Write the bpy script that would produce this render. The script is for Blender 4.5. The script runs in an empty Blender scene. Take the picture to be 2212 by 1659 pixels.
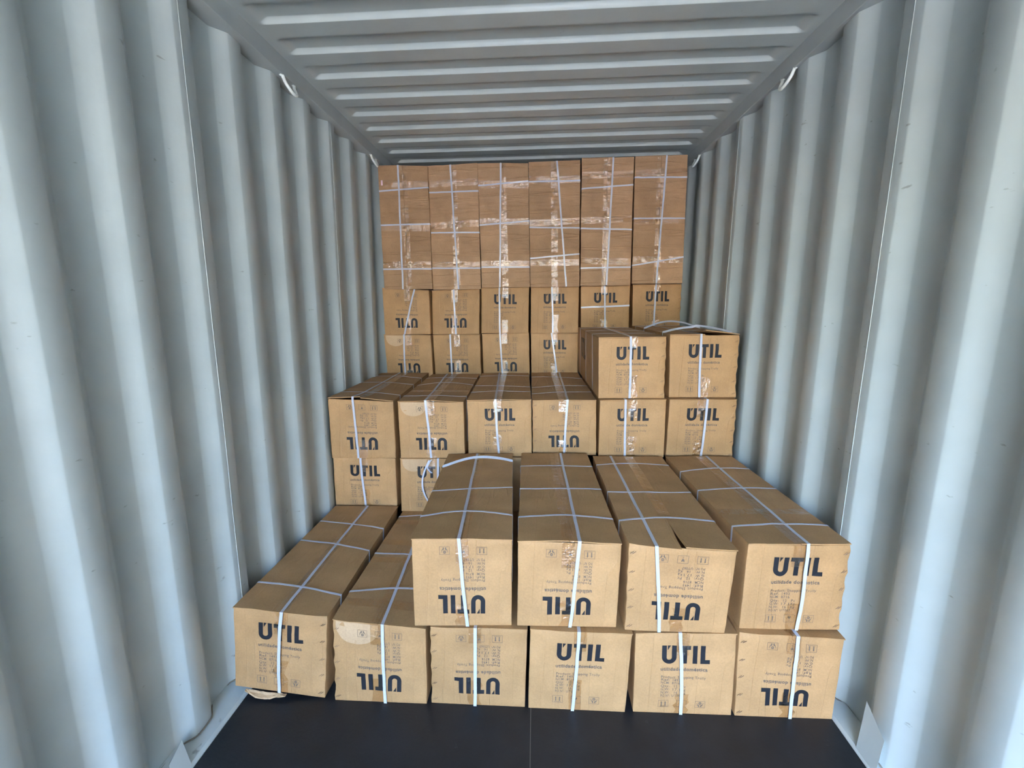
import bpy, bmesh, math, random
from mathutils import Vector, Matrix, noise

scene = bpy.context.scene
COL = scene.collection

# ------------------------------------------------------------------ camera
PITCH, YAW, ROLL = .1812, -.0574, .0105
cp, sp, cy, sy = math.cos(PITCH), math.sin(PITCH), math.cos(YAW), math.sin(YAW)
right0 = Vector((cy, -sy, 0)); fwd = Vector((cp*sy, cp*cy, -sp)); up0 = Vector((sp*sy, sp*cy, cp))
cr, sr = math.cos(ROLL), math.sin(ROLL)
rgt = cr*right0 - sr*up0
upv = sr*right0 + cr*up0
cam_data = bpy.data.cameras.new('camera')
cam_data.sensor_width = 36.0
cam_data.lens = 940.79/2212*36.0
cam_data.clip_start = .02
cam = bpy.data.objects.new('camera', cam_data)
m = Matrix((rgt, upv, -fwd)).transposed().to_4x4()
m.translation = Vector((.0172, 0, 1.5935))
cam.matrix_world = m
COL.objects.link(cam)
scene.camera = cam

# ------------------------------------------------------------------ light and exposure
world = bpy.data.worlds.new('sky'); scene.world = world
world.use_nodes = True
wn = world.node_tree; wn.nodes.clear()
out = wn.nodes.new('ShaderNodeOutputWorld'); bg = wn.nodes.new('ShaderNodeBackground')
skyt = wn.nodes.new('ShaderNodeTexSky'); skyt.sky_type = 'NISHITA'
skyt.sun_disc = False; skyt.sun_elevation = math.radians(58); skyt.sun_rotation = math.radians(235)
skyt.air_density = 1.0; skyt.dust_density = 4
bg.inputs['Strength'].default_value = .42
sky_sat = wn.nodes.new('ShaderNodeHueSaturation'); sky_sat.inputs['Saturation'].default_value = 1.7     # saturation raised for a bluer sky
wn.links.new(skyt.outputs[0], sky_sat.inputs['Color']); wn.links.new(sky_sat.outputs[0], bg.inputs[0]); wn.links.new(bg.outputs[0], out.inputs[0])
sun_d = bpy.data.lights.new('sun', 'SUN'); sun_d.energy = 5.0; sun_d.angle = math.radians(.6)
sun_d.color = (1, .95, .87)
sun = bpy.data.objects.new('sun', sun_d); COL.objects.link(sun)
sun.rotation_euler = Vector((.45, .35, -1)).to_track_quat('-Z', 'Y').to_euler()
DOOR_Y = -3.6
scene.view_settings.view_transform = 'Standard'; scene.view_settings.look = 'None'
scene.view_settings.gamma = 1; scene.view_settings.use_curve_mapping = False
scene.view_settings.exposure = 4.45
BOXES = [
    ('strapped cardboard box on the floor against the left wall, upright logo, torn bottom edge', 'front boxes on the container floor', 'F', [1.485, 0.009, -1.232, -0.852, -1.21, -0.82, 0.401, 0.366, 0.05, 0.004, 0.955, 0.024], [0.518, 0.5, 0.518, [[0.172, 0.131, 0.004], [0.555, 0.492, 0.004], [0.783, 0.719, 0.002]]], 1, 'r', (0, 0, 0, 0)),
    ("strapped box on the floor, upside-down logo, pale scuff at its front's upper left corner", 'front boxes on the container floor', 'F', [1.483, 0.001, -0.812, -0.426, -0.798, -0.416, 0.369, 0.345, 0.001, -0.0, 0.956, 0.004], [0.55, 0.557, 0.382, [[0.186, 0.232, 0.008], [0.501, 0.515, 0], [0.916, 0.941, 0.006]]], 0, 'l', (0, 0.002, 0.002, 0)),
    ('box on the black floor, upside-down logo, two boxes in from the left wall box', 'front boxes on the container floor', 'F', [1.488, -0.004, -0.413, -0.028, -0.404, -0.017, 0.355, 0.364, 0.0, -0.0, 0.96, -0.006], [0.475, 0.472, 0.475, []], 0, 'l', (0, 0, 0, 0)),
    ('box on the black floor, upright logo, creased left side, above the pale floor seam', 'front boxes on the container floor', 'F', [1.484, -0.004, -0.018, 0.368, -0.009, 0.38, 0.37, 0.364, 0.0, 0.0, 0.96, -0.011], [0.478, 0.457, 0.478, []], 1, '', (0, 0, 0, 0)),
    ('box on the floor with upright logo, second along from the right wall', 'front boxes on the container floor', 'F', [1.488, 0.004, 0.396, 0.78, 0.394, 0.774, 0.354, 0.363, -0.0, 0.0, 0.96, 0.003], [0.44, 0.482, 0.44, []], 1, '', (0, 0, 0, 0)),
    ('box on the floor touching the right wall, upside-down logo, under a box with upright logo', 'front boxes on the container floor', 'F', [1.489, 0.004, 0.788, 1.161, 0.776, 1.163, 0.371, 0.357, -0.0, 0.0, 0.96, -0.001], [0.553, 0.56, 0.553, []], 0, 'l', (0, 0, 0, 0)),
    ('leftmost of four long boxes laid on the front row, with a slack back strap', 'long boxes on top of the front row', 'F', [1.487, 0.053, -0.46, -0.078, -0.454, -0.073, 0.732, 0.725, 0.363, 0.362, 0.944, 0.005], [0.473, 0.547, 0.455, [[0.18, 0.194, 0.016], [0.451, 0.494, 0], [0.782, 0.867, 0.03]]], 0, '', (0, 0, 0, 0)),
    ('long upper front box, upside-down logo, dark slit under its front flap edge, straps lying flat', 'long boxes on top of the front row', 'F', [1.49, 0.021, -0.06, 0.324, -0.053, 0.332, 0.732, 0.723, 0.371, 0.37, 0.962, -0.003], [0.597, 0.532, 0.596, [[0.184, 0.186, 0.008], [0.475, 0.483, 0], [0.782, 0.784, 0.002]]], 0, '', (0.0, 0.006, 0.006, 0.001)),
    ('long upper front box with upside-down logo and top flaps gaping open along the seam', 'long boxes on top of the front row', 'F', [1.49, 0.007, 0.35, 0.728, 0.349, 0.742, 0.732, 0.711, 0.362, 0.362, 0.943, -0.013], [0.258, 0.343, 0.255, [[0.175, 0.211, 0.012], [0.47, 0.5, 0], [0.848, 0.848, 0.008]]], 0, 'l', (0.0, -0.006, 0.004, 0.004)),
    ('long upper front box beside the right wall, upright logo, dented stapled edge', 'long boxes on top of the front row', 'F', [1.514, 0.033, 0.784, 1.164, 0.789, 1.168, 0.722, 0.719, 0.367, 0.367, 0.929, 0.001], [0.567, 0.561, 0.608, [[0.132, 0.142, 0.005], [0.491, 0.519, 0.006], [0.743, 0.79, 0.008]]], 1, 'r', (0.001, 0.002, 0.003, 0.003)),
    ('low middle stack box at the left wall, upright logo, partly hidden by floor box', 'lower boxes of the middle stack', 'M', [2.466, 0.004, -1.232, -0.842, -1.222, -0.832, 0.693, 0.687, 0.356, 0.355, 1.0, -0.006], [0.449, 0.504, 0.449, []], 1, '', (0, 0, 0, 0)),
    ('low middle stack box with upright logo and loose bowed strap, half behind upper front box', 'lower boxes of the middle stack', 'M', [2.438, 0.004, -0.81, -0.425, -0.798, -0.411, 0.693, 0.698, 0.355, 0.355, 1.0, -0.0], [0.6, 0.605, 0.6, []], 1, '', (0, 0, 0, 0)),
    ('low middle stack box barely glimpsed through the gap between two long front boxes', 'lower boxes of the middle stack', 'M', [2.46, 0, -0.412, -0.03, -0.412, -0.03, 0.698, 0.698, 0.355, 0.355, 1.0, 0], [0.5, 0.5, 0.5, []], 0, '', (0, 0, 0, 0)),
    ('middle stack box against the left wall, upside-down logo, front top flaps lifted from the panel', 'upper boxes of the middle stack', 'M', [2.44, 0.036, -1.213, -0.824, -1.205, -0.818, 1.064, 1.044, 0.693, 0.693, 0.999, -0.002], [0.385, 0.42, 0.395, [[0.176, 0.143, 0.004], [0.526, 0.483, 0.008], [0.816, 0.737, 0.006]]], 0, '', (0.004, 0.017, 0.01, 0.002)),
    ('middle stack box second from left wall, upside-down logo, pale scuff below its lid', 'upper boxes of the middle stack', 'M', [2.438, 0.037, -0.793, -0.406, -0.789, -0.403, 1.047, 1.041, 0.699, 0.699, 0.997, -0.003], [0.42, 0.48, 0.322, [[0.131, 0.133, 0.001], [0.497, 0.513, 0.016], [0.788, 0.777, 0.004]]], 0, '', (0.0, 0.004, 0.006, 0.0)),
    ('middle stack box with upright logo and a bare top, between two boxes with upside-down logos', 'upper boxes of the middle stack', 'M', [2.464, 0.034, -0.389, -0.009, -0.389, -0.012, 1.046, 1.047, 0.703, 0.703, 0.998, 0.002], [0.442, 0.482, 0.371, [[0.221, 0.23, 0.003], [0.44, 0.386, 0.002], [0.835, 0.839, 0.004]]], 1, '', (0.002, 0.003, 0.002, 0.001)),
    ('middle stack box with upside-down logo, right next to the box carrying a taller pile', 'upper boxes of the middle stack', 'M', [2.494, 0.015, -0.008, 0.373, -0.011, 0.366, 1.04, 1.042, 0.703, 0.704, 1.041, 0.001], [0.553, 0.492, 0.604, [[0.158, 0.208, 0.004], [0.361, 0.405, 0.004], [0.768, 0.684, 0.006]]], 0, 'l', (0, 0, 0, 0)),
    ('middle stack box with upright logo under the box printed on its side too', 'upper boxes of the middle stack', 'M', [2.472, 0.001, 0.379, 0.76, 0.379, 0.759, 1.044, 1.05, 0.703, 0.703, 1.0, 0.001], [0.384, 0.402, 0.384, []], 1, '', (0, 0, 0, 0)),
    ('middle stack box at the right wall, upright logo, beneath the box with an open flap', 'upper boxes of the middle stack', 'M', [2.485, -0.004, 0.773, 1.157, 0.774, 1.159, 1.048, 1.049, 0.703, 0.704, 1.0, -0.004], [0.553, 0.519, 0.553, []], 1, 'r', (0, 0, 0, 0)),
    ('topmost middle stack box with its left side visible and printed with the logo', 'raised pair of boxes on the middle stack', 'M', [2.502, 0.018, 0.373, 0.757, 0.365, 0.753, 1.404, 1.404, 1.05, 1.05, 1.029, -0.002], [0.474, 0.468, 0.499, [(0.22, 0.24, 0.002), (0.52, 0.5, 0.004), (0.85, 0.85, 0.002)]], 1, 'r', (0, 0, 0, 0)),
    ('topmost middle stack box by the right wall, one lid flap raised, slack bowed straps', 'raised pair of boxes on the middle stack', 'M', [2.518, 0.0, 0.781, 1.165, 0.77, 1.159, 1.416, 1.414, 1.052, 1.052, 1.021, 0.001], [0.437, 0.448, 0.378, [(0.14, 0.1, 0.03), (0.6, 0.6, 0.045), (0.85, 0.85, 0.004)]], 1, 'r', (0.0, 0.0, 0.024, 0.002)),
    ('lower rear row box against left wall, upside-down logo, crumpled upper front', 'lower boxes of the rear stack', 'B', [3.458, 0.003, -1.203, -0.822, -1.209, -0.827, 1.364, 1.357, 1.0, 1.0, 0.96, -0.008], [0.435, 0.399, 0.435, []], 0, '', (0, 0, 0, 0)),
    ('lower rear row box second from the left wall, upside-down logo partly cut off below', 'lower boxes of the rear stack', 'B', [3.486, 0.002, -0.813, -0.432, -0.819, -0.437, 1.356, 1.357, 1.0, 1.0, 0.96, -0.005], [0.371, 0.37, 0.371, []], 0, '', (0, 0, 0, 0)),
    ('lower rear row box third from the left wall, upside-down logo, right of two alike', 'lower boxes of the rear stack', 'B', [3.511, 0.001, -0.419, -0.038, -0.425, -0.042, 1.358, 1.366, 1.0, 1.0, 0.96, -0.002], [0.386, 0.409, 0.386, []], 0, '', (0, 0, 0, 0)),
    ('lower rear row box with upright logo, left of the raised pair at the right', 'lower boxes of the rear stack', 'B', [3.533, 0.0, -0.026, 0.355, -0.031, 0.351, 1.361, 1.359, 1.0, 1.0, 0.96, 0.0], [0.439, 0.549, 0.439, []], 1, '', (0, 0, 0, 0)),
    ('upper rear row box against the left wall, upside-down logo crossed by slanting strap', 'upper boxes of the rear stack', 'B', [3.452, 0.004, -1.199, -0.828, -1.199, -0.825, 1.73, 1.706, 1.364, 1.364, 0.96, -0.004], [0.697, 0.438, 0.697, []], 0, '', (0, 0, 0, 0)),
    ('upper rear row box second from left wall, upside-down logo, nearly plumb strap', 'upper boxes of the rear stack', 'B', [3.498, 0.003, -0.824, -0.442, -0.814, -0.431, 1.707, 1.719, 1.359, 1.359, 0.96, 0.001], [0.46, 0.503, 0.46, []], 0, '', (0, 0, 0, 0)),
    ('upper rear row box third from left wall, upright logo, strap left of its middle', 'upper boxes of the rear stack', 'B', [3.508, 0.001, -0.429, -0.047, -0.422, -0.04, 1.726, 1.725, 1.365, 1.365, 0.96, -0.0], [0.383, 0.398, 0.383, []], 1, '', (0, 0, 0, 0)),
    ('upper rear row box third from the right wall, upright logo, strap through its middle', 'upper boxes of the rear stack', 'B', [3.525, 0.0, -0.033, 0.351, -0.03, 0.351, 1.726, 1.725, 1.363, 1.363, 0.96, 0.0], [0.437, 0.467, 0.437, []], 1, '', (0, 0, 0, 0)),
    ('upper rear row box with upright logo and a level strap across its front', 'upper boxes of the rear stack', 'B', [3.538, -0.002, 0.37, 0.751, 0.365, 0.749, 1.728, 1.73, 1.362, 1.362, 0.96, 0.001], [0.48, 0.5, 0.48, []], 1, '', (0, 0, 0, 0)),
    ('upper rear row box nearest the right wall, upright logo, strap slanting at its middle', 'upper boxes of the rear stack', 'B', [3.592, -0.002, 0.787, 1.17, 0.78, 1.166, 1.738, 1.741, 1.362, 1.364, 0.96, 0.001], [0.466, 0.441, 0.466, []], 1, 'r', (0, 0, 0, 0)),
    ('tall box standing on end in the far left corner, rumpled, small pink sticker near top', 'boxes standing on end at the back', 'upright', [3.429, -0.0, -1.173, -0.792, -1.171, -0.792, 2.623, 2.611, 1.722, 1.721, 0.36, 0.011], [0.409, 0.387, 0.409, [[0.8, 0.831, 0], [0.527, 0.538, 0], [0.166, 0.166, 0]]], 0, '', (0, 0, 0, 0)),
    ('tall box standing on end, second from the left wall, flap edge stepped at its top', 'boxes standing on end at the back', 'upright', [3.457, -0.004, -0.794, -0.415, -0.797, -0.421, 2.617, 2.625, 1.716, 1.716, 0.36, 0.002], [0.453, 0.533, 0.453, [[0.792, 0.787, 0], [0.47, 0.46, 0], [0.177, 0.169, 0]]], 0, '', (0, 0, 0, 0)),
    ('tall box standing on end, third from the left wall, with plumb strap', 'boxes standing on end at the back', 'upright', [3.471, -0.001, -0.411, -0.033, -0.422, -0.044, 2.627, 2.618, 1.729, 1.729, 0.36, -0.004], [0.457, 0.374, 0.457, [[0.827, 0.861, 0], [0.511, 0.544, 0], [0.165, 0.164, 0]]], 0, '', (0, 0, 0, 0)),
    ('tall box standing on end, fourth from left, long strap slanting down to the right', 'boxes standing on end at the back', 'upright', [3.468, 0.001, -0.031, 0.347, -0.043, 0.339, 2.625, 2.63, 1.728, 1.728, 0.36, 0.004], [0.55, 0.734, 0.55, [[0.85, 0.845, 0], [0.488, 0.473, 0], [0.234, 0.263, 0]]], 0, '', (0, 0, 0, 0)),
    ('tall box standing on end, second from the right wall, strap leaning slightly left', 'boxes standing on end at the back', 'upright', [3.461, 0.002, 0.353, 0.733, 0.348, 0.729, 2.642, 2.641, 1.732, 1.732, 0.36, 0.01], [0.608, 0.524, 0.608, [[0.767, 0.79, 0], [0.46, 0.443, 0], [0.139, 0.143, 0]]], 0, '', (0, 0, 0, 0)),
    ('tall box standing on end in the far right corner, topmost of all the boxes', 'boxes standing on end at the back', 'upright', [3.476, 0.002, 0.747, 1.128, 0.742, 1.122, 2.651, 2.653, 1.743, 1.743, 0.36, 0.021], [0.601, 0.484, 0.601, [[0.841, 0.831, 0], [0.523, 0.513, 0], [0.145, 0.207, 0]]], 0, '', (0, 0, 0, 0)),
]

# ------------------------------------------------------------------ materials
def new_mat(name):
    m = bpy.data.materials.new(name); m.use_nodes = True
    nt = m.node_tree
    return m, nt, nt.nodes['Principled BSDF']

def N(nt, t, **kw):
    n = nt.nodes.new(t)
    for k, v in kw.items():
        if k in n.inputs: n.inputs[k].default_value = v
        else: setattr(n, k, v)
    return n

def ramp(nt, stops):
    r = nt.nodes.new('ShaderNodeValToRGB')
    el = r.color_ramp.elements
    while len(el) < len(stops): el.new(.5)
    for e, (p, c) in zip(el, stops):
        e.position = p; e.color = (*c, 1) if len(c) == 3 else c
    return r

def mix(nt, kind, fac, a, b):
    n = nt.nodes.new('ShaderNodeMix'); n.data_type = 'RGBA'; n.blend_type = kind
    for sock, v in ((n.inputs[0], fac), (n.inputs[6], a), (n.inputs[7], b)):
        if hasattr(v, 'is_output'): nt.links.new(v, sock)
        elif isinstance(v, tuple): sock.default_value = (*v, 1)
        else: sock.default_value = v
    return n.outputs[2]

def noise_tex(nt, coord, scale, detail=4, rough=.55, stretch=(1, 1, 1)):
    mp = nt.nodes.new('ShaderNodeMapping'); mp.inputs['Scale'].default_value = stretch
    nt.links.new(coord, mp.inputs[0])
    n = N(nt, 'ShaderNodeTexNoise', Scale=scale, Detail=detail, Roughness=rough)
    nt.links.new(mp.outputs[0], n.inputs['Vector'])
    return n.outputs['Fac']

def kraft(name, base, dark=.8, creases=.35, folded=False):
    m, nt, p = new_mat(name); L = nt.links.new
    tc = nt.nodes.new('ShaderNodeTexCoord').outputs['Object']
    oi = nt.nodes.new('ShaderNodeObjectInfo')
    big = ramp(nt, [(.3, (dark, dark*.98, dark*.95)), (.7, (1.08, 1.08, 1.08))]); L(noise_tex(nt, tc, 5, 4), big.inputs[0])
    fib = ramp(nt, [(.35, (.93, .93, .93)), (.65, (1.05, 1.05, 1.05))]); L(noise_tex(nt, tc, 160, 3), fib.inputs[0])
    c = mix(nt, 'MULTIPLY', 1.0, base, big.outputs[0])
    c = mix(nt, 'MULTIPLY', 1.0, c, fib.outputs[0])
    var = ramp(nt, [(0, (.91, .90, .88)), (1, (1.06, 1.06, 1.07))]); L(oi.outputs['Random'], var.inputs[0])
    c = mix(nt, 'MULTIPLY', 1.0, c, var.outputs[0])
    L(c, p.inputs['Base Color'])
    p.inputs['Roughness'].default_value = .62
    p.inputs['Specular IOR Level'].default_value = .35
    b1 = N(nt, 'ShaderNodeBump', Strength=creases, Distance=.006); L(noise_tex(nt, tc, 9, 5, .5, (.35, 1, 1.6)), b1.inputs['Height'])
    vc = ramp(nt, [(.485, (0, 0, 0)), (.50, (1, 1, 1)), (.505, (.2, .2, .2)), (.56, (0, 0, 0))])
    L(noise_tex(nt, tc, 1.6, 1, .5, (9, .8, .7)), vc.inputs[0])
    bv_ = N(nt, 'ShaderNodeBump', Strength=.30, Distance=.005); L(vc.outputs[0], bv_.inputs['Height']); L(bv_.outputs[0], b1.inputs['Normal'])
    if folded:      # level creases pressed into the board, at uneven spacing
        cr_ = ramp(nt, [(.44, (0, 0, 0)), (.50, (1, 1, 1)), (.52, (.3, .3, .3)), (.62, (0, 0, 0))])
        L(noise_tex(nt, tc, 3.2, 2, .5, (.5, .5, 5)), cr_.inputs[0])
        b0 = N(nt, 'ShaderNodeBump', Strength=.5, Distance=.006); L(cr_.outputs[0], b0.inputs['Height']); L(b0.outputs[0], b1.inputs['Normal'])
    b2 = N(nt, 'ShaderNodeBump', Strength=.12, Distance=.001); L(noise_tex(nt, tc, 220, 2), b2.inputs['Height'])
    L(b1.outputs[0], b2.inputs['Normal']); L(b2.outputs[0], p.inputs['Normal'])
    return m

KRAFT = kraft('kraft_board', (.44, .262, .122), .8, .5)
KRAFT_CREASED = kraft('kraft_board_creased', (.405, .250, .138), .76, .45, True)
KRAFT_PALE = kraft('kraft_board_scuffed', (.52, .36, .22), .9)
KRAFT_EDGE = kraft('kraft_cut_edge', (.50, .35, .21), .75)

def plain(name, col, rough=.5, metal=0, spec=.5, bump=0, bscale=60):
    m, nt, p = new_mat(name)
    p.inputs['Base Color'].default_value = (*col, 1); p.inputs['Roughness'].default_value = rough
    p.inputs['Metallic'].default_value = metal; p.inputs['Specular IOR Level'].default_value = spec
    tc = nt.nodes.new('ShaderNodeTexCoord').outputs['Object']
    r = ramp(nt, [(.3, tuple(v*.9 for v in col)), (.7, tuple(min(1, v*1.08) for v in col))])
    nt.links.new(noise_tex(nt, tc, bscale, 3), r.inputs[0]); nt.links.new(r.outputs[0], p.inputs['Base Color'])
    if bump:
        b = N(nt, 'ShaderNodeBump', Strength=bump, Distance=.002)
        nt.links.new(noise_tex(nt, tc, bscale, 3), b.inputs['Height']); nt.links.new(b.outputs[0], p.inputs['Normal'])
    return m

INK = plain('black_print', (.012, .014, .020), .55, spec=.3)
INK_FINE = plain('grey_print', (.15, .112, .085), .6, spec=.3)
STRAP = plain('white_plastic_strap', (.50, .53, .62), .3, bump=.1, bscale=300)
STEEL = plain('staple_wire', (.26, .17, .11), .55, .6)
STICKER = plain('pink_sticker', (.85, .62, .72), .4)
RING = plain('ring_paint', (.74, .80, .78), .3)
SEALANT = plain('dirty_sealant', (.20, .18, .15), .7)

def tape_mat():
    m, nt, p = new_mat('packing_tape'); L = nt.links.new
    nt.nodes.remove(p)
    o = nt.nodes['Material Output']
    tc = nt.nodes.new('ShaderNodeTexCoord').outputs['Object']
    tr = N(nt, 'ShaderNodeBsdfTransparent'); tr.inputs[0].default_value = (.955, .90, .80, 1)
    gl = N(nt, 'ShaderNodeBsdfGlossy', Roughness=.06); gl.inputs[0].default_value = (1, 1, 1, 1)
    b = N(nt, 'ShaderNodeBump', Strength=1.0, Distance=.010); L(noise_tex(nt, tc, 30, 4, .6), b.inputs['Height'])
    L(b.outputs[0], gl.inputs['Normal'])
    fr = N(nt, 'ShaderNodeFresnel', IOR=1.95); L(b.outputs[0], fr.inputs['Normal'])
    ms = nt.nodes.new('ShaderNodeMixShader')
    # the sheet's underside is stuck down: only its outer face shines and tints
    geo = nt.nodes.new('ShaderNodeNewGeometry')
    L(mix(nt, 'MIX', geo.outputs['Backfacing'], (.95, .89, .78), (1, 1, 1)), tr.inputs[0])
    fm = nt.nodes.new('ShaderNodeMath'); fm.operation = 'SUBTRACT'; fm.use_clamp = True
    L(fr.outputs[0], fm.inputs[0]); L(geo.outputs['Backfacing'], fm.inputs[1])
    L(fm.outputs[0], ms.inputs[0]); L(tr.outputs[0], ms.inputs[1]); L(gl.outputs[0], ms.inputs[2])
    L(ms.outputs[0], o.inputs['Surface'])
    return m
TAPE = tape_mat()

def paint(name, col, rough=.34, scuff=1.0):
    m, nt, p = new_mat(name); L = nt.links.new
    tc = nt.nodes.new('ShaderNodeTexCoord').outputs['Object']
    big = ramp(nt, [(.35, tuple(v*.93 for v in col)), (.65, tuple(v*1.04 for v in col))]); L(noise_tex(nt, tc, 3, 5), big.inputs[0])
    # sparse dark rub marks and a few rust freckles
    s1 = ramp(nt, [(.72, (0, 0, 0)), (.85, (1, 1, 1))]); L(noise_tex(nt, tc, 7, 6, .62, (1, 1, .8)), s1.inputs[0])
    s2 = ramp(nt, [(.715, (0, 0, 0)), (.77, (1, 1, 1))]); L(noise_tex(nt, tc, 26, 3, .5, (1, .7, 1.6)), s2.inputs[0])
    f1 = mix(nt, 'MULTIPLY', 1.0, s1.outputs[0], (.3*scuff,)*3)
    f2 = mix(nt, 'MULTIPLY', 1.0, s2.outputs[0], (.55*scuff,)*3)
    c = mix(nt, 'MIX', f1, big.outputs[0], tuple(v*.72 for v in col))
    c = mix(nt, 'MIX', f2, c, (.13, .12, .11))
    L(c, p.inputs['Base Color'])
    p.inputs['Roughness'].default_value = rough+.05
    p.inputs['Specular IOR Level'].default_value = .75
    b = N(nt, 'ShaderNodeBump', Strength=.25, Distance=.004); L(noise_tex(nt, tc, 14, 3), b.inputs['Height']); L(b.outputs[0], p.inputs['Normal'])
    return m
PAINT = paint('container_paint', (.425, .49, .50), .25)
PAINT_ROOF = paint('roof_paint', (.46, .525, .53), .22, .3)
PAINT_RAIL = paint('rail_paint', (.40, .45, .46), .4, .3)

def floor_mat():
    m, nt, p = new_mat('black_floor_coating'); L = nt.links.new
    tc = nt.nodes.new('ShaderNodeTexCoord').outputs['Object']
    r = ramp(nt, [(.3, (.005, .0075, .011)), (.7, (.012, .016, .022))]); L(noise_tex(nt, tc, 7, 6, .65), r.inputs[0])
    s = ramp(nt, [(.66, (0, 0, 0)), (.74, (1, 1, 1))]); L(noise_tex(nt, tc, 30, 5, .6), s.inputs[0])
    f = mix(nt, 'MULTIPLY', 1.0, s.outputs[0], (.25,)*3)
    c = mix(nt, 'MIX', f, r.outputs[0], (.06, .065, .075)); L(c, p.inputs['Base Color'])
    p.inputs['Roughness'].default_value = .5
    b = N(nt, 'ShaderNodeBump', Strength=.4, Distance=.002); L(noise_tex(nt, tc, 90, 4), b.inputs['Height']); L(b.outputs[0], p.inputs['Normal'])
    return m
FLOOR = floor_mat()
GROUND = plain('yard_concrete', (.22, .215, .20), .9, bscale=3)

# ------------------------------------------------------------------ helpers
def mesh_obj(name, verts, faces, mat, parent=None, smooth=False, loc=None):
    me = bpy.data.meshes.new(name)
    if loc is not None: verts = [(v[0]-loc[0], v[1]-loc[1], v[2]-loc[2]) for v in verts]
    me.from_pydata([tuple(v) for v in verts], [], faces); me.update()
    bm = bmesh.new(); bm.from_mesh(me)
    bmesh.ops.recalc_face_normals(bm, faces=bm.faces); bm.to_mesh(me); bm.free()
    me.materials.append(mat)
    if smooth: me.polygons.foreach_set('use_smooth', [True]*len(me.polygons))
    o = bpy.data.objects.new(name, me); COL.objects.link(o)
    if parent: o.parent = parent
    return o

def empty(name, loc):
    o = bpy.data.objects.new(name, None); o.location = loc; o.empty_display_size = .1; COL.objects.link(o)
    return o

def tag(o, **kw):
    for k, v in kw.items(): o[k] = v
    return o

class MB:
    """collects quads and tris of one mesh"""
    def __init__(s): s.v = []; s.f = []
    def grid(s, fn, nu, nv):
        b = len(s.v)
        for j in range(nv+1):
            for i in range(nu+1): s.v.append(tuple(fn(i/nu, j/nv)))
        for j in range(nv):
            for i in range(nu):
                a = b+j*(nu+1)+i; s.f.append((a, a+1, a+nu+2, a+nu+1))
    def box(s, x0, x1, y0, y1, z0, z1, fn=lambda p: p):
        b = len(s.v)
        for z in (z0, z1):
            for y in (y0, y1):
                for x in (x0, x1): s.v.append(tuple(fn((x, y, z))))
        s.f += [(b+i for i in q) for q in ()]
        for q in ((0,1,3,2),(4,5,7,6),(0,1,5,4),(2,3,7,6),(0,2,6,4),(1,3,7,5)): s.f.append(tuple(b+i for i in q))
    def tube(s, pts, r, n=8, closed=False):
        b = len(s.v); P = [Vector(p) for p in pts]; K = len(P)
        for i, p in enumerate(P):
            t = (P[min(i+1, K-1)]-P[max(i-1, 0)]).normalized()
            a = t.cross(Vector((0, 0, 1)))
            if a.length < .2: a = t.cross(Vector((1, 0, 0)))
            a.normalize(); c = t.cross(a)
            for k in range(n):
                w = 2*math.pi*k/n; s.v.append(tuple(p+r*(math.cos(w)*a+math.sin(w)*c)))
        for i in range(K-1):
            for k in range(n):
                s.f.append((b+i*n+k, b+i*n+(k+1) % n, b+(i+1)*n+(k+1) % n, b+(i+1)*n+k))
        s.f.append(tuple(b+k for k in range(n))); s.f.append(tuple(b+(K-1)*n+k for k in range(n)))
    def weld(s):
        key = {}; remap = []; nv = []
        for v in s.v:
            k = (round(v[0], 5), round(v[1], 5), round(v[2], 5))
            if k not in key: key[k] = len(nv); nv.append(v)
            remap.append(key[k])
        s.v = nv; s.f = [q for q in (tuple(remap[i] for i in f) for f in s.f) if len(set(q)) == len(q)]
        return s
    def map(s, fn): s.v = [tuple(fn(v)) for v in s.v]; return s
    def obj(s, name, mat, parent=None, smooth=False, loc=None): return mesh_obj(name, s.v, s.f, mat, parent, smooth, loc)

# ------------------------------------------------------------------ the container shell
END_Y = 4.6
H_CEIL = 2.716
WALLS = {'left': dict(xb=-1.245, xt=-1.18, s=1, ye=1.916, p=.277, rail=-1.141, curb=-1.19),
         'right': dict(xb=1.195, xt=1.205, s=-1, ye=1.974, p=.305, rail=1.189, curb=1.159)}
DEPTH = .042

def wall_x(w, y, z):
    """inner surface of the corrugated side wall: s points into the container"""
    base = w['xb']+(w['xt']-w['xb'])*z/2.64
    ph = ((y-w['ye'])/w['p']) % 1.0
    k = [(0, 0), (.02, .06), (.18, .94), (.20, 1), (.55, 1), (.57, .94), (.73, .06), (.75, 0), (1, 0)]
    d = 0
    for (a, da), (b, db) in zip(k, k[1:]):
        if a <= ph <= b: d = da+(db-da)*(ph-a)/(b-a); break
    dent = .0025*noise.noise(Vector((y*3, z*2.2, w['s']*7)))
    return base-w['s']*(DEPTH*d+dent)

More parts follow.
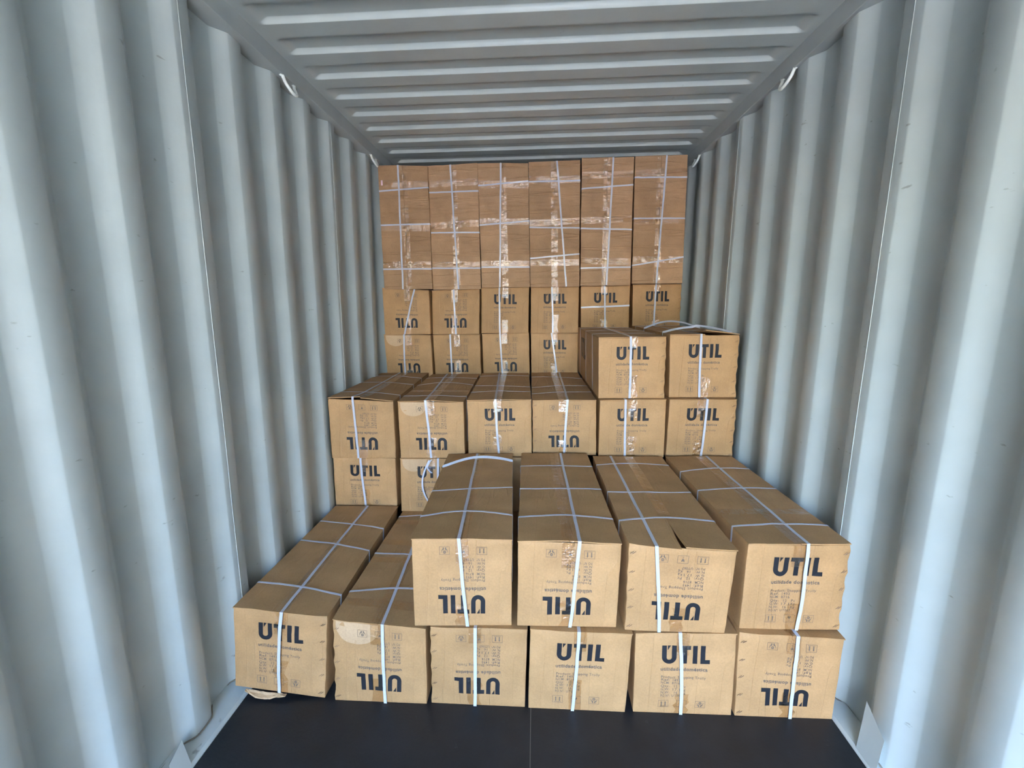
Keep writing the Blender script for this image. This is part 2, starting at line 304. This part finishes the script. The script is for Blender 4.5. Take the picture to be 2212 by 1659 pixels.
for side, w in WALLS.items():
    root = tag(empty('wall_'+side, ((w['xb']), DOOR_Y, 0)), kind='structure')
    L0 = (w['xb'], DOOR_Y, 0)
    k0 = math.floor((DOOR_Y-w['ye'])/w['p'])
    fr = (0, .01, .02, .07, .13, .18, .19, .20, .37, .55, .56, .57, .62, .68, .73, .74, .75, .87)
    ys = [w['ye']+(k0+k)*w['p']+f*w['p'] for k in range(40) for f in fr]
    ys = [y for y in ys if DOOR_Y <= y <= END_Y]
    seams = [w['ye']+w['p']*(k+.84) for k in (-18, -14, -10, -6, -2, 2, 6)] if side == 'left' else [w['ye']+w['p']*(k+.87) for k in (-18, -14, -10, -6, -2, 2)]
    seams = [DOOR_Y]+[s for s in seams if DOOR_Y+.2 < s < END_Y-.1]+[END_Y]
    for a, b in zip(seams, seams[1:]):
        yy = [a]+[y for y in ys if a+.002 < y < b-.002]+[b]
        mb = MB(); nz = 26
        mb.grid(lambda u, v: (wall_x(w, yy[round(u*(len(yy)-1))], v*2.66), yy[round(u*(len(yy)-1))], v*2.66), len(yy)-1, nz)
        o = mb.obj('wall_panel', PAINT, root, True, L0)
        if b < END_Y:
            mb = MB(); mb.tube([(wall_x(w, b, z)+w['s']*.0005, b, z) for z in [i*2.64/30 for i in range(31)]], .0016, 6)
            mb.obj('weld_seam', PAINT, root, True, L0)
    # outer skin so no light leaks through
    s = w['s']; xo = w['xb']-s*.10
    mb = MB(); mb.box(min(xo, xo-s*.02), max(xo, xo-s*.02), DOOR_Y, END_Y, -.1, 2.78); mb.obj('outer_skin', PAINT_RAIL, root, loc=L0)
    # top rail: square tube with its soffit
    mb = MB(); x1 = w['rail']; x0 = w['rail']-s*.12
    mb.box(min(x0, x1), max(x0, x1), DOOR_Y, END_Y, 2.640, 2.78)
    o = mb.obj('trim_rail_'+side, PAINT_RAIL); tag(o, kind='structure')
    bv = o.modifiers.new('b', 'BEVEL'); bv.width = .004; bv.segments = 2
    # floor-side ledge and the grimy sealant bead along the foot of the wall
    mb = MB(); n = 60
    prof = [(0, -.02), (0, .004), (.12, .012), (1, .030), (1, -.02)]
    b = 0
    for i in range(n+1):
        y = DOOR_Y+(END_Y-DOOR_Y)*i/n
        xw = w['xb']-s*.04
        for t, z in prof: mb.v.append((w['curb']+(xw-w['curb'])*t, y, z))
    for i in range(n):
        for k in range(4): q = i*5+k; mb.f.append((q, q+1, q+6, q+5))
    o = mb.obj('baseboard_'+side, PAINT); tag(o, kind='structure')
    mb = MB()
    pts = []
    y = DOOR_Y
    while y < END_Y:
        pts.append((wall_x(w, y, .03)+s*(.004+.005*noise.noise(Vector((y*9, 3, s)))), y, .026+.007*noise.noise(Vector((y*12, 0, s*3)))))
        y += .02
    mb.tube(pts, .0032, 6); mb.obj('sealant_bead', SEALANT, o, True)
    # slanted gussets that close the recesses at the foot of the wall
    if side == 'right': V4 = [(1.200, 1.40, .18), (1.188, 1.295, .13), (1.163, 1.28, .012), (1.163, 1.37, .012), (1.245, 1.36, .01)]
    else: V4 = [(-1.235, 1.22, .09), (-1.225, 1.15, .07), (-1.194, 1.12, .012), (-1.194, 1.20, .012), (-1.28, 1.2, .01)]
    mb = MB(); mb.v = V4; mb.f = [(0, 1, 2, 3), (0, 3, 4), (1, 0, 4), (2, 1, 4), (3, 2, 4)]
    mb.obj('gusset_plate', PAINT, o)

# corrugated roof
CP, CY = .2203, 1.93
def roof_z(x, y):
    ph = ((y-CY+.115)/CP) % 1.0
    k = [(0, 0), (.015, .10), (.08, .78), (.13, .95), (.20, 1), (.487, 1), (.495, .93), (.545, .07), (.553, 0), (1, 0)]
    d = 0
    for (a, da), (b, db) in zip(k, k[1:]):
        if a <= ph <= b: d = da+(db-da)*(ph-a)/(b-a); break
    e = 1-abs((x-.024))/1.125
    e = min(1, max(0, (1.125-abs(x-.024))/.045)); e = e*e*(3-2*e)
    sag = .0015*noise.noise(Vector((x*2, y*3, 4)))
    return H_CEIL+.020*d*e+sag
xs = [-1.2, -1.12, -1.10, -1.09, -1.08, -1.07, -1.06, -1.05, -1.04, -1.03, -1.0, -.85, -.7, -.5, -.35, -.17, 0, .17, .35, .5, .7, .85, 1.0, 1.05, 1.07, 1.08, 1.09, 1.10, 1.11, 1.12, 1.13, 1.14, 1.16, 1.24]
fy = (0, .008, .015, .05, .08, .105, .13, .20, .32, .475, .487, .491, .495, .52, .545, .549, .553, .565, .65, .80, .93)
k0 = math.floor((DOOR_Y-CY)/CP)-1
ysr = [CY-.115+(k0+k)*CP+f*CP for k in range(45) for f in fy]
ysr = [DOOR_Y]+[y for y in ysr if DOOR_Y < y < END_Y]+[END_Y]
mb = MB(); mb.grid(lambda u, v: (xs[round(u*(len(xs)-1))], ysr[round(v*(len(ysr)-1))], roof_z(xs[round(u*(len(xs)-1))], ysr[round(v*(len(ysr)-1))])), len(xs)-1, len(ysr)-1)
ceil = tag(mb.obj('ceiling', PAINT_ROOF, smooth=True), kind='structure')
mb = MB(); mb.box(-1.34, 1.34, DOOR_Y, END_Y, 2.775, 2.80); mb.obj('outer_skin', PAINT_RAIL, ceil)

# closed end and door-end frame
mb = MB()
mb.grid(lambda u, v: (-1.3+2.6*u, END_Y-.02+.018*max(-1, min(1, 1.6*math.sin(u*2.6/.25*2*math.pi))), v*2.76), 160, 2)
we = tag(mb.obj('wall_end', PAINT, smooth=True), kind='structure')
mb = MB(); mb.box(-1.34, 1.34, END_Y+.02, END_Y+.05, -.1, 2.8); mb.obj('outer_skin', PAINT_RAIL, we)
hd = MB(); hd.box(-1.34, 1.34, DOOR_Y-.09, DOOR_Y, 2.60, 2.82); tag(hd.obj('trim_header', PAINT_RAIL), kind='structure')
for sname, x0, x1 in (('left', -1.36, -1.22), ('right', 1.18, 1.34)):
    mb = MB(); mb.box(x0, x1, DOOR_Y-.09, DOOR_Y, -.1, 2.60); tag(mb.obj('trim_post_'+sname, PAINT_RAIL), kind='structure')

# floor: coated boards with narrow joints, each board a part
fl = tag(empty('floor', (0, DOOR_Y, 0)), kind='structure')
mb = MB(); mb.box(-1.3, 1.3, DOOR_Y, END_Y, -.10, -.030); mb.obj('subfloor', plain('joint_dust', (.20, .19, .17), .9), fl, loc=(0, DOOR_Y, 0))
joints = [-1.30, -.006, 1.30]
for a, b in zip(joints, joints[1:]):
    for y0, y1 in ((DOOR_Y, END_Y),):
        mb = MB(); mb.box(a+.0012, b-.0012, y0, y1, -.028, 0); o = mb.obj('floor_board', FLOOR, fl, loc=(0, DOOR_Y, 0))
mb = MB(); mb.box(-.0072, -.0048, DOOR_Y, 1.6, -.003, -.0006); mb.obj('joint_filler', plain('joint_filler', (.16, .16, .15), .8), fl, loc=(0, DOOR_Y, 0))
mb = MB(); mb.box(-30, 30, -60, 8, -1.25, -1.2); tag(mb.obj('ground', GROUND), kind='structure')

mb = MB(); mb.box(4.5, 16, -22, -3.2, -1.2, 6.5); tag(mb.obj('wall_sky_blocker', plain('blocker_grey', (.22, .22, .21), .9, bscale=3)), kind='structure')  # unseen block added outside to keep right-hand sky off the left wall

# lashing rings under the top rails
def ring(x, y, z, s, label):
    """bent rod welded under the rail: s points into the container"""
    root = tag(empty('lashing_ring', (x, y, z)), label=label, category='ring', group='lashing rings under the top rails')
    pts = []
    pts.append((0, -.052, .012)); pts.append((s*.004, -.047, -.003))
    for k in range(13):
        t = math.pi*k/12
        pts.append((s*.004+s*.020*math.sin(t), -.042*math.cos(t), -.010-.042*math.sin(t)))
    pts.append((0, .047, -.003)); pts.append((0, .052, .012))
    mb = MB(); mb.tube(pts, .0075, 10); mb.obj('rod', RING, root, True)
    for yy in (-.052, .052):
        mb = MB(); mb.tube([(-s*.004, yy-.012, .010), (0, yy, .008), (0, yy+.012, .010)], .006, 8); mb.obj('weld', RING, root, True)
ring(-1.150, 2.215, 2.630, 1, "pale lashing ring under the left top rail, the bigger one, nearer the open end")
ring(-1.150, 3.30, 2.632, 1, "small pale lashing ring under the left top rail beside the tall boxes")
ring(1.196, 2.34, 2.632, -1, "pale lashing ring under the right top rail, nearer the open end")
ring(1.196, 3.52, 2.632, -1, "small pale lashing ring under the right top rail in the far corner")

# ------------------------------------------------------------------ printed artwork (flat, metres, origin top left of the wordmark)
def poly_tri(polys):
    """triangulate outlines (each a list of loops) into flat verts/faces"""
    V, F = [], []
    from mathutils.geometry import tessellate_polygon
    for loops in polys:
        flat = [p for l in loops for p in l]
        b = len(V); V += flat
        for t in tessellate_polygon([[Vector((p[0], p[1], 0)) for p in l] for l in loops]): F.append(tuple(b+i for i in t))
    return V, F

def arc(cx, cy, r, a0, a1, n=10, ry=None):
    ry = ry or r
    return [(cx+r*math.cos(math.radians(a0+(a1-a0)*i/n)), cy+ry*math.sin(math.radians(a0+(a1-a0)*i/n))) for i in range(n+1)]

def cut(V, F, step=.03):
    """split long triangles so the print follows the board's bulge"""
    bm = bmesh.new(); vs = [bm.verts.new((x, y, 0)) for x, y in V]
    for f in F:
        try: bm.faces.new([vs[i] for i in f])
        except ValueError: pass
    k = 0
    while k < 4:
        es = [e for e in bm.edges if e.calc_length() > step]
        if not es: break
        bmesh.ops.subdivide_edges(bm, edges=es, cuts=1); k += 1
    bmesh.ops.triangulate(bm, faces=bm.faces)
    bm.verts.index_update()
    r = [(v.co.x, v.co.y) for v in bm.verts], [tuple(v.index for v in f.verts) for f in bm.faces]
    bm.free(); return r

mm = .001
U = [(0, 0), (18, 0), (18, -50)]+arc(28, -50, 10, 180, 360, 8)+[(38, -50), (38, 0), (56, 0), (56, -49)]+arc(28, -49, 28, 0, -180, 14)
T = [(63.5, 0), (110, 0), (110, -17), (96, -17), (96, -76), (78, -76), (78, -17), (63.5, -17)]
I_ = [(118, 0), (136, 0), (136, -76), (118, -76)]
L_ = [(148, 0), (166, 0), (166, -59.5), (184, -59.5), (184, -76), (148, -76)]
AC = [(21.5, 0), (33.5, 0), (21.5, -20)]
LOGO = cut(*poly_tri([[[(x*mm, y*mm) for x, y in l]] for l in (U, T, I_, L_, AC)]))

def text_flat(lines):
    V, F = [], []
    for s, x, y, size, width, bold in lines:
        cu = bpy.data.curves.new('t', 'FONT'); cu.body = s; cu.size = size; cu.offset = bold; cu.resolution_u = 2; cu.space_character = 1.12
        o = bpy.data.objects.new('t', cu); COL.objects.link(o)
        dg = bpy.context.evaluated_depsgraph_get(); dg.update()
        me = o.evaluated_get(dg).to_mesh()
        me.calc_loop_triangles()
        xmax = max(v.co.x for v in me.vertices); k = width/xmax if width else 1
        b = len(V)
        V += [(x+v.co.x*k, y+v.co.y) for v in me.vertices]
        F += [tuple(b+i for i in t.vertices) for t in me.loop_triangles]
        o.evaluated_get(dg).to_mesh_clear()
        bpy.data.objects.remove(o); bpy.data.curves.remove(cu)
    return V, F
TAG_LINE = text_flat([('utilidade doméstica', -.003, -.1085, .0205, .181, .0007)])
rows = (('Ref:', '1493', None, -.155), ('NCM:', '8716', None, -.1685), ('Qty:', '12', 'Pc', -.183), ('G.W:', '17.1', 'Kg', -.197), ('N.W:', '16', 'Kg', -.211), ('PO Nº:', 'UT067', None, -.225))
DETAIL = text_flat([('Product: Shopping Trolly', 0, -.142, .0150, .172, .0002)]+
    [(a, 0, y, .0150, min(.036, .0085*len(a)), .0002) for a, v, u, y in rows]+
    [(v, .043 if len(v) > 3 else .049, y, .0150, .0078*len(v) if len(v) < 5 else .040, .0002) for a, v, u, y in rows]+
    [(u, .080, y, .0150, .016, .0002) for a, v, u, y in rows if u])

def frame(x0, y0, w, h, t=1.3):
    return [[(x0, y0), (x0+w, y0), (x0+w, y0-h), (x0, y0-h)], [(x0+t, y0-t), (x0+t, y0-h+t), (x0+w-t, y0-h+t), (x0+w-t, y0-t)]]
def rect(x0, y0, x1, y1): return [[(x0, y0), (x1, y0), (x1, y1), (x0, y1)]]
def sym(x0, kind):
    y0 = -240; P = [frame(x0, y0, 40, 32)]; c = x0+20
    if kind == 'up':
        for dx in (-7.5, 7.5):
            P += [[[(c+dx-2, y0-25), (c+dx+2, y0-25), (c+dx+2, y0-11), (c+dx+3.6, y0-11), (c+dx, y0-4.5), (c+dx-3.6, y0-11), (c+dx-2, y0-11)]]]
        P += [rect(c-13, y0-27, c+13, y0-28.3)]
    elif kind == 'glass':
        P += [[[(c-5.5, y0-6), (c-1.8, y0-6), (c, y0-10), (c+1.8, y0-6), (c+5.5, y0-6), (c+5.2, y0-12), (c+3.2, y0-16), (c+.6, y0-17.5), (c-.6, y0-17.5), (c-3.2, y0-16), (c-5.2, y0-12)]],
              rect(c-.5, y0-17.5, c+.5, y0-25), rect(c-4, y0-25, c+4, y0-26)]
    else:
        P += [[arc(c, y0-10, 6, 0, 360, 14)[:-1], arc(c, y0-10, 3.2, 360, 0, 10)[:-1]], rect(c-1.2, y0-5, c+1.2, y0-14)]
        for s in (-1, 1):
            P += [[[(c+s*12, y0-8), (c+s*13.5, y0-8), (c+s*11, y0-19), (c+s*6.5, y0-23), (c+s*6.5, y0-28), (c+s*2, y0-28), (c+s*2, y0-21), (c+s*7, y0-15), (c+s*8, y0-16.5), (c+s*6, y0-19.5), (c+s*9, y0-18)]]]
    return poly_tri([[[(x*mm, y*mm) for x, y in l] for l in p] for p in P])
SYMS = [sym(-8, 'up'), sym(63, 'glass'), sym(135, 'hands')]

# ------------------------------------------------------------------ cardboard boxes
def box_frame(kind, p):
    y, yw, xbl, xbr, xtl, xtr, ztl, ztr, zbl, zbr, Lb, yt = p
    xbl += .002; xtl += .002; xbr -= .002; xtr -= .002
    xm = (xbl+xbr)/2
    def P(x, z, back, top):
        yy = y+(x-xm)*math.tan(yw)+(yt if top else 0)
        return Vector((x-Lb*math.sin(yw), yy+Lb*math.cos(yw), z)) if back else Vector((x, yy, z))
    F = {('l', 't', 0): P(xtl, ztl, 0, 1), ('r', 't', 0): P(xtr, ztr, 0, 1), ('r', 'b', 0): P(xbr, zbr, 0, 0), ('l', 'b', 0): P(xbl, zbl, 0, 0),
         ('l', 't', 1): P(xtl, (ztl+ztr)/2, 1, 0), ('r', 't', 1): P(xtr, (ztl+ztr)/2, 1, 0), ('r', 'b', 1): P(xbr, zbr, 1, 0), ('l', 'b', 1): P(xbl, zbl, 1, 0)}
    if kind == 'upright':      # length stands upright, the flapped face looks towards the doors
        C = {(a, b, c): F[('lr'[a], 'bt'[b], 1-c)] for a in (0, 1) for b in (0, 1) for c in (0, 1)}
    else:
        C = {(a, b, c): F[('lr'[a], 'bt'[c], b)] for a in (0, 1) for b in (0, 1) for c in (0, 1)}
    W = (C[1, 0, 0]-C[0, 0, 0]).length; Ln = (C[0, 1, 0]-C[0, 0, 0]).length; H = (C[0, 0, 1]-C[0, 0, 0]).length
    return C, W, Ln, H

random.seed(4)
TR = {}
def make_box(spec, idx):
    label, group, kind, p, strap, up, staple_side, lift = spec
    C, W, Ln, H = box_frame(kind, p)
    seed = Vector((idx*7.3, idx*3.1, 0))
    rough_amp = .0055 if kind == 'upright' else (.0045 if kind == 'F' else .005)
    org = (C[0, 0, 0]+C[1, 0, 0])/2 if kind != 'upright' else (C[0, 0, 0]+C[1, 0, 0]+C[0, 0, 1]+C[1, 0, 1])/4
    def M(q):
        a, b, c = q[0]/W, q[1]/Ln, q[2]/H
        r = Vector((0, 0, 0))
        for i, wa in ((0, 1-a), (1, a)):
            for j, wb in ((0, 1-b), (1, b)):
                for k, wc in ((0, 1-c), (1, c)): r += C[i, j, k]*(wa*wb*wc)
        v = Vector((min(max(q[0], 0), W), min(max(q[1], 0), Ln), min(max(q[2], 0), H)))
        n1 = noise.noise_vector(v*5+seed)*rough_amp + noise.noise_vector(v*14+seed)*rough_amp*.6 + noise.noise_vector(v*34+seed)*rough_amp*.3
        if kind == 'upright': n1.y += .004*noise.noise(Vector((v.y*22, v.x*2, idx)))
        if staple_side:      # scalloped, dented edge along the staples
            du = (W-v.x) if staple_side == 'r' else v.x
            kf = max(0, 1-du/.045)*max(0, 1-v.y/.07)*abs(math.sin(math.pi*(v.z/H-.06)/.21))
            n1.x += kf*.010*(-1 if staple_side == 'r' else 1); n1.y += kf*.006
        # keep contact with the neighbours: fade the warp near the underside
        fade = min(1, (q[2] if kind != 'upright' else q[1])/.06+.15)
        n1.z *= .35*fade
        n1.x *= .4
        return r+n1*fade-org
    root = tag(empty('cardboard_box', org), label=label, category='box', group=group)
    LI = lift
    gapf = {3: 0}
    open_seam = 'gaping' in label
    def lifted(u, v, side):
        """height of a top flap over the rim; side 0 left, 1 right"""
        t = u/(W/2) if side == 0 else (W-u)/(W/2)          # 0 at the fold, 1 at the seam
        inner = LI[1] if side == 0 else LI[2]; outer = LI[0] if side == 0 else LI[3]
        fr = math.exp(-v/.11)
        slack = .0015*noise.noise(Vector((u*6, v*5, idx+side*9)))
        return (outer*(1-t)+inner*t)*fr+(.0015 if not open_seam else 0)*t+slack*t
    T = .0045; RIM = .005; CAV = .05
    HT = H-T
    # carton: walls, base and the rim below the flaps
    nx, ny, nz = 16, 30, 16
    c = MB()
    c.grid(lambda s, t: (s*W, 0, t*HT), nx, nz); c.grid(lambda s, t: (s*W, Ln, t*HT), nx, nz)
    c.grid(lambda s, t: (0, s*Ln, t*HT), ny, nz); c.grid(lambda s, t: (W, s*Ln, t*HT), ny, nz)
    c.grid(lambda s, t: (s*W, t*Ln, 0), nx, ny)
    def inset(s): return RIM+(W-2*RIM)*s
    def insy(t): return RIM+(Ln-2*RIM)*t
    c.grid(lambda s, t: (s*W*(1-t)+inset(s)*t, RIM*t, HT), nx, 1); c.grid(lambda s, t: (s*W*(1-t)+inset(s)*t, Ln-RIM*t, HT), nx, 1)
    c.grid(lambda s, t: (RIM*t, s*Ln*(1-t)+insy(s)*t, HT), ny, 1); c.grid(lambda s, t: (W-RIM*t, s*Ln*(1-t)+insy(s)*t, HT), ny, 1)
    for yv in (0, 1): c.grid(lambda s, t: (inset(s), insy(yv), HT-CAV*t), nx, 2)
    for xv in (0, 1): c.grid(lambda s, t: (inset(xv), insy(s), HT-CAV*t), ny, 2)
    c.grid(lambda s, t: (inset(s), insy(t), HT-CAV), nx, ny)
    c.weld().map(M)
    BOARD = KRAFT_CREASED if kind == 'upright' else KRAFT
    o = c.obj('carton', BOARD, root)
    bv = o.modifiers.new('edge', 'BEVEL'); bv.width = .0022; bv.segments = 2; bv.limit_method = 'ANGLE'; bv.angle_limit = math.radians(50)
    for poly in o.data.polygons: poly.use_smooth = True
    # two long top flaps meeting on the centre line
    def seam_gap(v):
        if open_seam: return .0012+.0085*max(0, 1-v/.21)
        return .0012
    cx = .5*W
    for side in (0, 1):
        f = MB(); nu, nv = 5, 26
        def pt(s, t, top):
            v = -.004+(Ln+.006)*(t**1.4)
            if open_seam and side == 0: cx_ = cx+.006
            else: cx_ = cx
            if side == 0: u = -.001+(cx_-seam_gap(max(v, 0))+.001)*s
            else: u = (cx_+seam_gap(max(v, 0)))+(W+.001-(cx_+seam_gap(max(v, 0))))*s
            return (u, v, (H if top else HT)+lifted(min(max(u, 0), W), max(v, 0), side)+.0002)
        f.grid(lambda s, t: pt(s, t, 1), nu, nv); f.grid(lambda s, t: pt(s, t, 0), nu, nv)
        for e in (0, 1):
            f.grid(lambda s, t: pt(s, e, t > .5), nu, 1); f.grid(lambda s, t: pt(e, s, t > .5), nv, 1)
        f.weld().map(M); fo = f.obj('flap', BOARD, root)
        for poly in fo.data.polygons: poly.use_smooth = False
    # ribbons: tape and straps
    def topz(u, v): return H+max(0, lifted(min(max(u, 0), W), max(v, 0), 0 if u < cx else 1))
    def ribbon(name, pts, wdir, width, thick, mat, par=root, mapped=True):
        """pts: centre line in box metres, wdir: width direction, thickness added outward along given normals"""
        r = MB(); n = len(pts)
        for (q, nrm) in pts:
            q = Vector(q); nr = Vector(nrm)
            for sgn, h in ((-1, 0), (1, 0), (1, thick), (-1, thick)):
                r.v.append(tuple(q+Vector(wdir)*width/2*sgn+nr*h))
        for i in range(n-1):
            for k in range(4): a = i*4; r.f.append((a+k, a+(k+1) % 4, a+4+(k+1) % 4, a+4+k))
        r.f.append((0, 1, 2, 3)); r.f.append((n*4-4, n*4-3, n*4-2, n*4-1))
        r.map(M); return r.obj(name, mat, par)
    a_t, a_b, a_k, cross = strap
    LF = .0012
    # packing tape first, straps above it
    rnd = random.Random(idx*13+5)
    tc_ = cx+(.006 if open_seam else rnd.uniform(-.012, .012))
    v0 = .24 if open_seam else 0
    tz = lambda v: max(topz(cx-.02, v), topz(cx+.02, v))+.0006
    pts = []
    if not open_seam and max(LI) < .01:
        d = rnd.uniform(.06, .11)
        pts = [((tc_, -.0052, H-d*(1-k/5)), (0, -1, 0)) for k in range(5)]+[((tc_, -.0054, tz(0)-.002), (0, -.7, .7))]
    pts += [((tc_, v0+(Ln-v0)*k/24, tz(v0+(Ln-v0)*k/24)), (0, 0, 1)) for k in range(25)]
    ribbon('packing_tape', pts, (1, 0, 0), .048, .0003, TAPE)
    if kind != 'upright':
        d = rnd.uniform(.09, .15)
        ribbon('packing_tape', [((tc_+rnd.uniform(-.01, .01), -.0012, .002+d*k/5), (0, -1, 0)) for k in range(6)], (1, 0, 0), .048, .0003, TAPE)
    bands = []
    if kind == 'upright': bands = [rnd.uniform(.185, .205), rnd.uniform(.50, .55), rnd.uniform(.84, .88)]
    if 'second from left wall' in label and kind == 'F' or 'pale scuff at' in label: bands = [.12, .45, .62, .85]
    if label.startswith('long upper front box beside'): bands = [.27]
    if 'lid' in label or 'open flap' in label: bands = [.3]
    for bnd in bands:
        sl = rnd.uniform(-.012, .012)
        ribbon('packing_tape', [((W*k/10, Ln*bnd+sl*k/10, topz(min(W*k/10, W), Ln*bnd)+.0010), (0, 0, 1)) for k in range(11)], (0, 1, 0), .048, .0003, TAPE)
    # long strap: up the front, over the top, down the back
    sw = .0125
    if kind != 'upright':
        pts = []
        for k in range(13):
            t = k/12; bow = .0025*math.sin(math.pi*t)*(1 if idx % 3 else 2.5)
            pts.append((((a_b+(a_t-a_b)*t+.012*math.sin(math.pi*t)*(idx % 5-2)/2*.5)*W, -.0062-bow, H*t*.992+.002), (0, -1, 0)))
        z0 = topz(a_t*W, 0)+.0016
        pts.append(((a_t*W, -.0062, z0), (0, -.7, .7)))
        for k in range(1, 27):
            t = k/26; u = (a_t+(a_k-a_t)*t)*W
            pts.append(((u, Ln*t, topz(u, Ln*t)+.0018), (0, 0, 1)))
        pts.append(((a_k*W, Ln+.003, H), (0, .7, .7))); pts.append(((a_k*W, Ln+.003, .01), (0, 1, 0)))
        ribbon('strap', pts, (1, 0, 0), sw, .0009, STRAP)
    else:
        pts = [((a_b*W, -.003, H-.1), (0, -1, 0)), ((a_b*W, -.003, H+.001), (0, -.7, .7))]
        for k in range(31):
            t = k/30; u = (a_b+(a_t-a_b)*t)*W
            pts.append(((u, Ln*t, topz(u, Ln*t)+.0022), (0, 0, 1)))
        pts.append(((a_t*W, Ln+.003, H+.001), (0, .7, .7))); pts.append(((a_t*W, Ln+.003, H-.2), (0, 1, 0)))
        ribbon('strap', pts, (1, 0, 0), sw, .0009, STRAP)
    for bl, br, bow in cross:
        pts = []
        for k in range(6): pts.append(((-.0016, bl*Ln, H*(.02+.97*k/6)), (-1, 0, 0)))
        pts.append(((-.0018, bl*Ln, H+.001), (-.7, 0, .7)))
        for k in range(17):
            t = k/16; u = t*W; v = (bl+(br-bl)*t)*Ln
            pts.append(((u, v+bow*.6*math.sin(math.pi*t), topz(u, v)+.0030+bow*math.sin(math.pi*t)), (0, 0, 1)))
        pts.append(((W+.0018, br*Ln, H+.001), (.7, 0, .7)))
        for k in range(6): pts.append(((W+.0016, br*Ln, H*(.99-.97*k/6)), (1, 0, 0)))
        ribbon('strap', pts, (0, 1, 0) if bow < .028 else (0, .75, .66), sw*(.85 if bow < .028 else 1.2), .0009, STRAP)
    if kind == 'upright':
        if 'pink' in label:
            s = MB(); s.box(.018, .030, Ln*.845, Ln*.885, H+.004, H+.005); s.map(M).obj('sticker', STICKER, root)
        return root
    # print on the end panel
    w0, h0 = .27*W, H*.85
    def place(V, F, name, mat, off=.0010, flip=False):
        vv = []
        for x, y in V:
            u, z = w0+x*W/.385, h0+y*H/.358
            if flip: u, z = W-u, H-z
            vv.append(M((u, -off, z)))
        me = mesh_obj(name, vv, F, mat, root)
        return me
    fl_ = not up
    place(*LOGO, 'printed_logo', INK, flip=fl_)
    place(*TAG_LINE, 'printed_text', INK_FINE, flip=fl_)
    place(*DETAIL, 'printed_text', INK_FINE, flip=fl_)
    for s in SYMS: place(*s, 'handling_symbol', INK_FINE, flip=fl_)
    if 'side visible' in label:      # the wordmark repeated large on the long side panel
        vv = [M((-.0008, Ln*.78-x*1.25, H*.84+y*1.9)) for x, y in LOGO[0]]
        mesh_obj('printed_logo', vv, LOGO[1], INK, root)
    if 'printed on' in label: pass
    if 'loose bowed' in label:
        ribbon('strap', [(((.46-.10*math.sin(math.pi*k/14))*W, -.006-.02*math.sin(math.pi*k/14), H*(.97-.80*k/14)), (0, -1, 0)) for k in range(15)], (1, 0, 0), sw*.8, .0009, STRAP)
        ribbon('strap', [(((.50-.06*math.sin(math.pi*k/8))*W, -.005-.012*math.sin(math.pi*k/8), H*(.985-.25*k/8)), (0, -1, 0)) for k in range(9)], (1, 0, 0), sw*.8, .0009, STRAP)
    if 'level strap' in label:
        ribbon('strap', [((W*k/8, -.008, H*(.545+.03*k/8)), (0, -1, 0)) for k in range(9)], (0, 0, 1), sw, .0009, STRAP)
    # edge fold lines near both sides of the panel
    if staple_side:
        for k in range(5):
            z = H*(.06+.21*k)+rnd.uniform(-.004, .004)
            u = W*(.955 if staple_side == 'r' else .045)
            st = MB()
            for dd in (-.004, .004):
                st.tube([(u-.006+dd, -.0012, z-.005), (u-.005+dd, -.0022, z-.004), (u+.005+dd, -.0022, z+.004), (u+.006+dd, -.0012, z+.005)], .0009, 5)
            st.map(M).obj('staple', STEEL, root)
    if 'scuff' in label or 'crumpled' in label or 'loose bowed' in label:
        # pale patch where the liner is rubbed, with a rounded lower edge
        pw = rnd.uniform(.38, .5)*W; ph = rnd.uniform(.2, .3)*H; ux = .03*W if 'scuff at' in label else rnd.choice((.03, .3))*W
        pg = [(ux, H-.006), (ux+pw, H-.006)]+[(ux+pw/2+pw/2*math.cos(math.pi*i/12), H-.006-ph*math.sin(math.pi*i/12)**.7) for i in range(1, 12)]
        V, F = cut(*poly_tri([[pg]]), .035)
        mesh_obj('scuffed_patch', [M((x, -.0006, y)) for x, y in V], F, KRAFT_PALE, root)
    if 'torn' in label:
        tf = MB()
        tf.grid(lambda s, t: (.05+.17*s, -.004-.012*t+.01*noise.noise(Vector((s*5, t*3, 1))), -.002-.022*t*math.sin(math.pi*min(1, s*1.1))-.004*noise.noise(Vector((s*9, t*4, 2)))), 14, 4)
        tf.map(M).obj('torn_flap', KRAFT_EDGE, root).modifiers.new('t', 'SOLIDIFY').thickness = .003
    return root

for i, spec in enumerate(BOXES): make_box(spec, i)
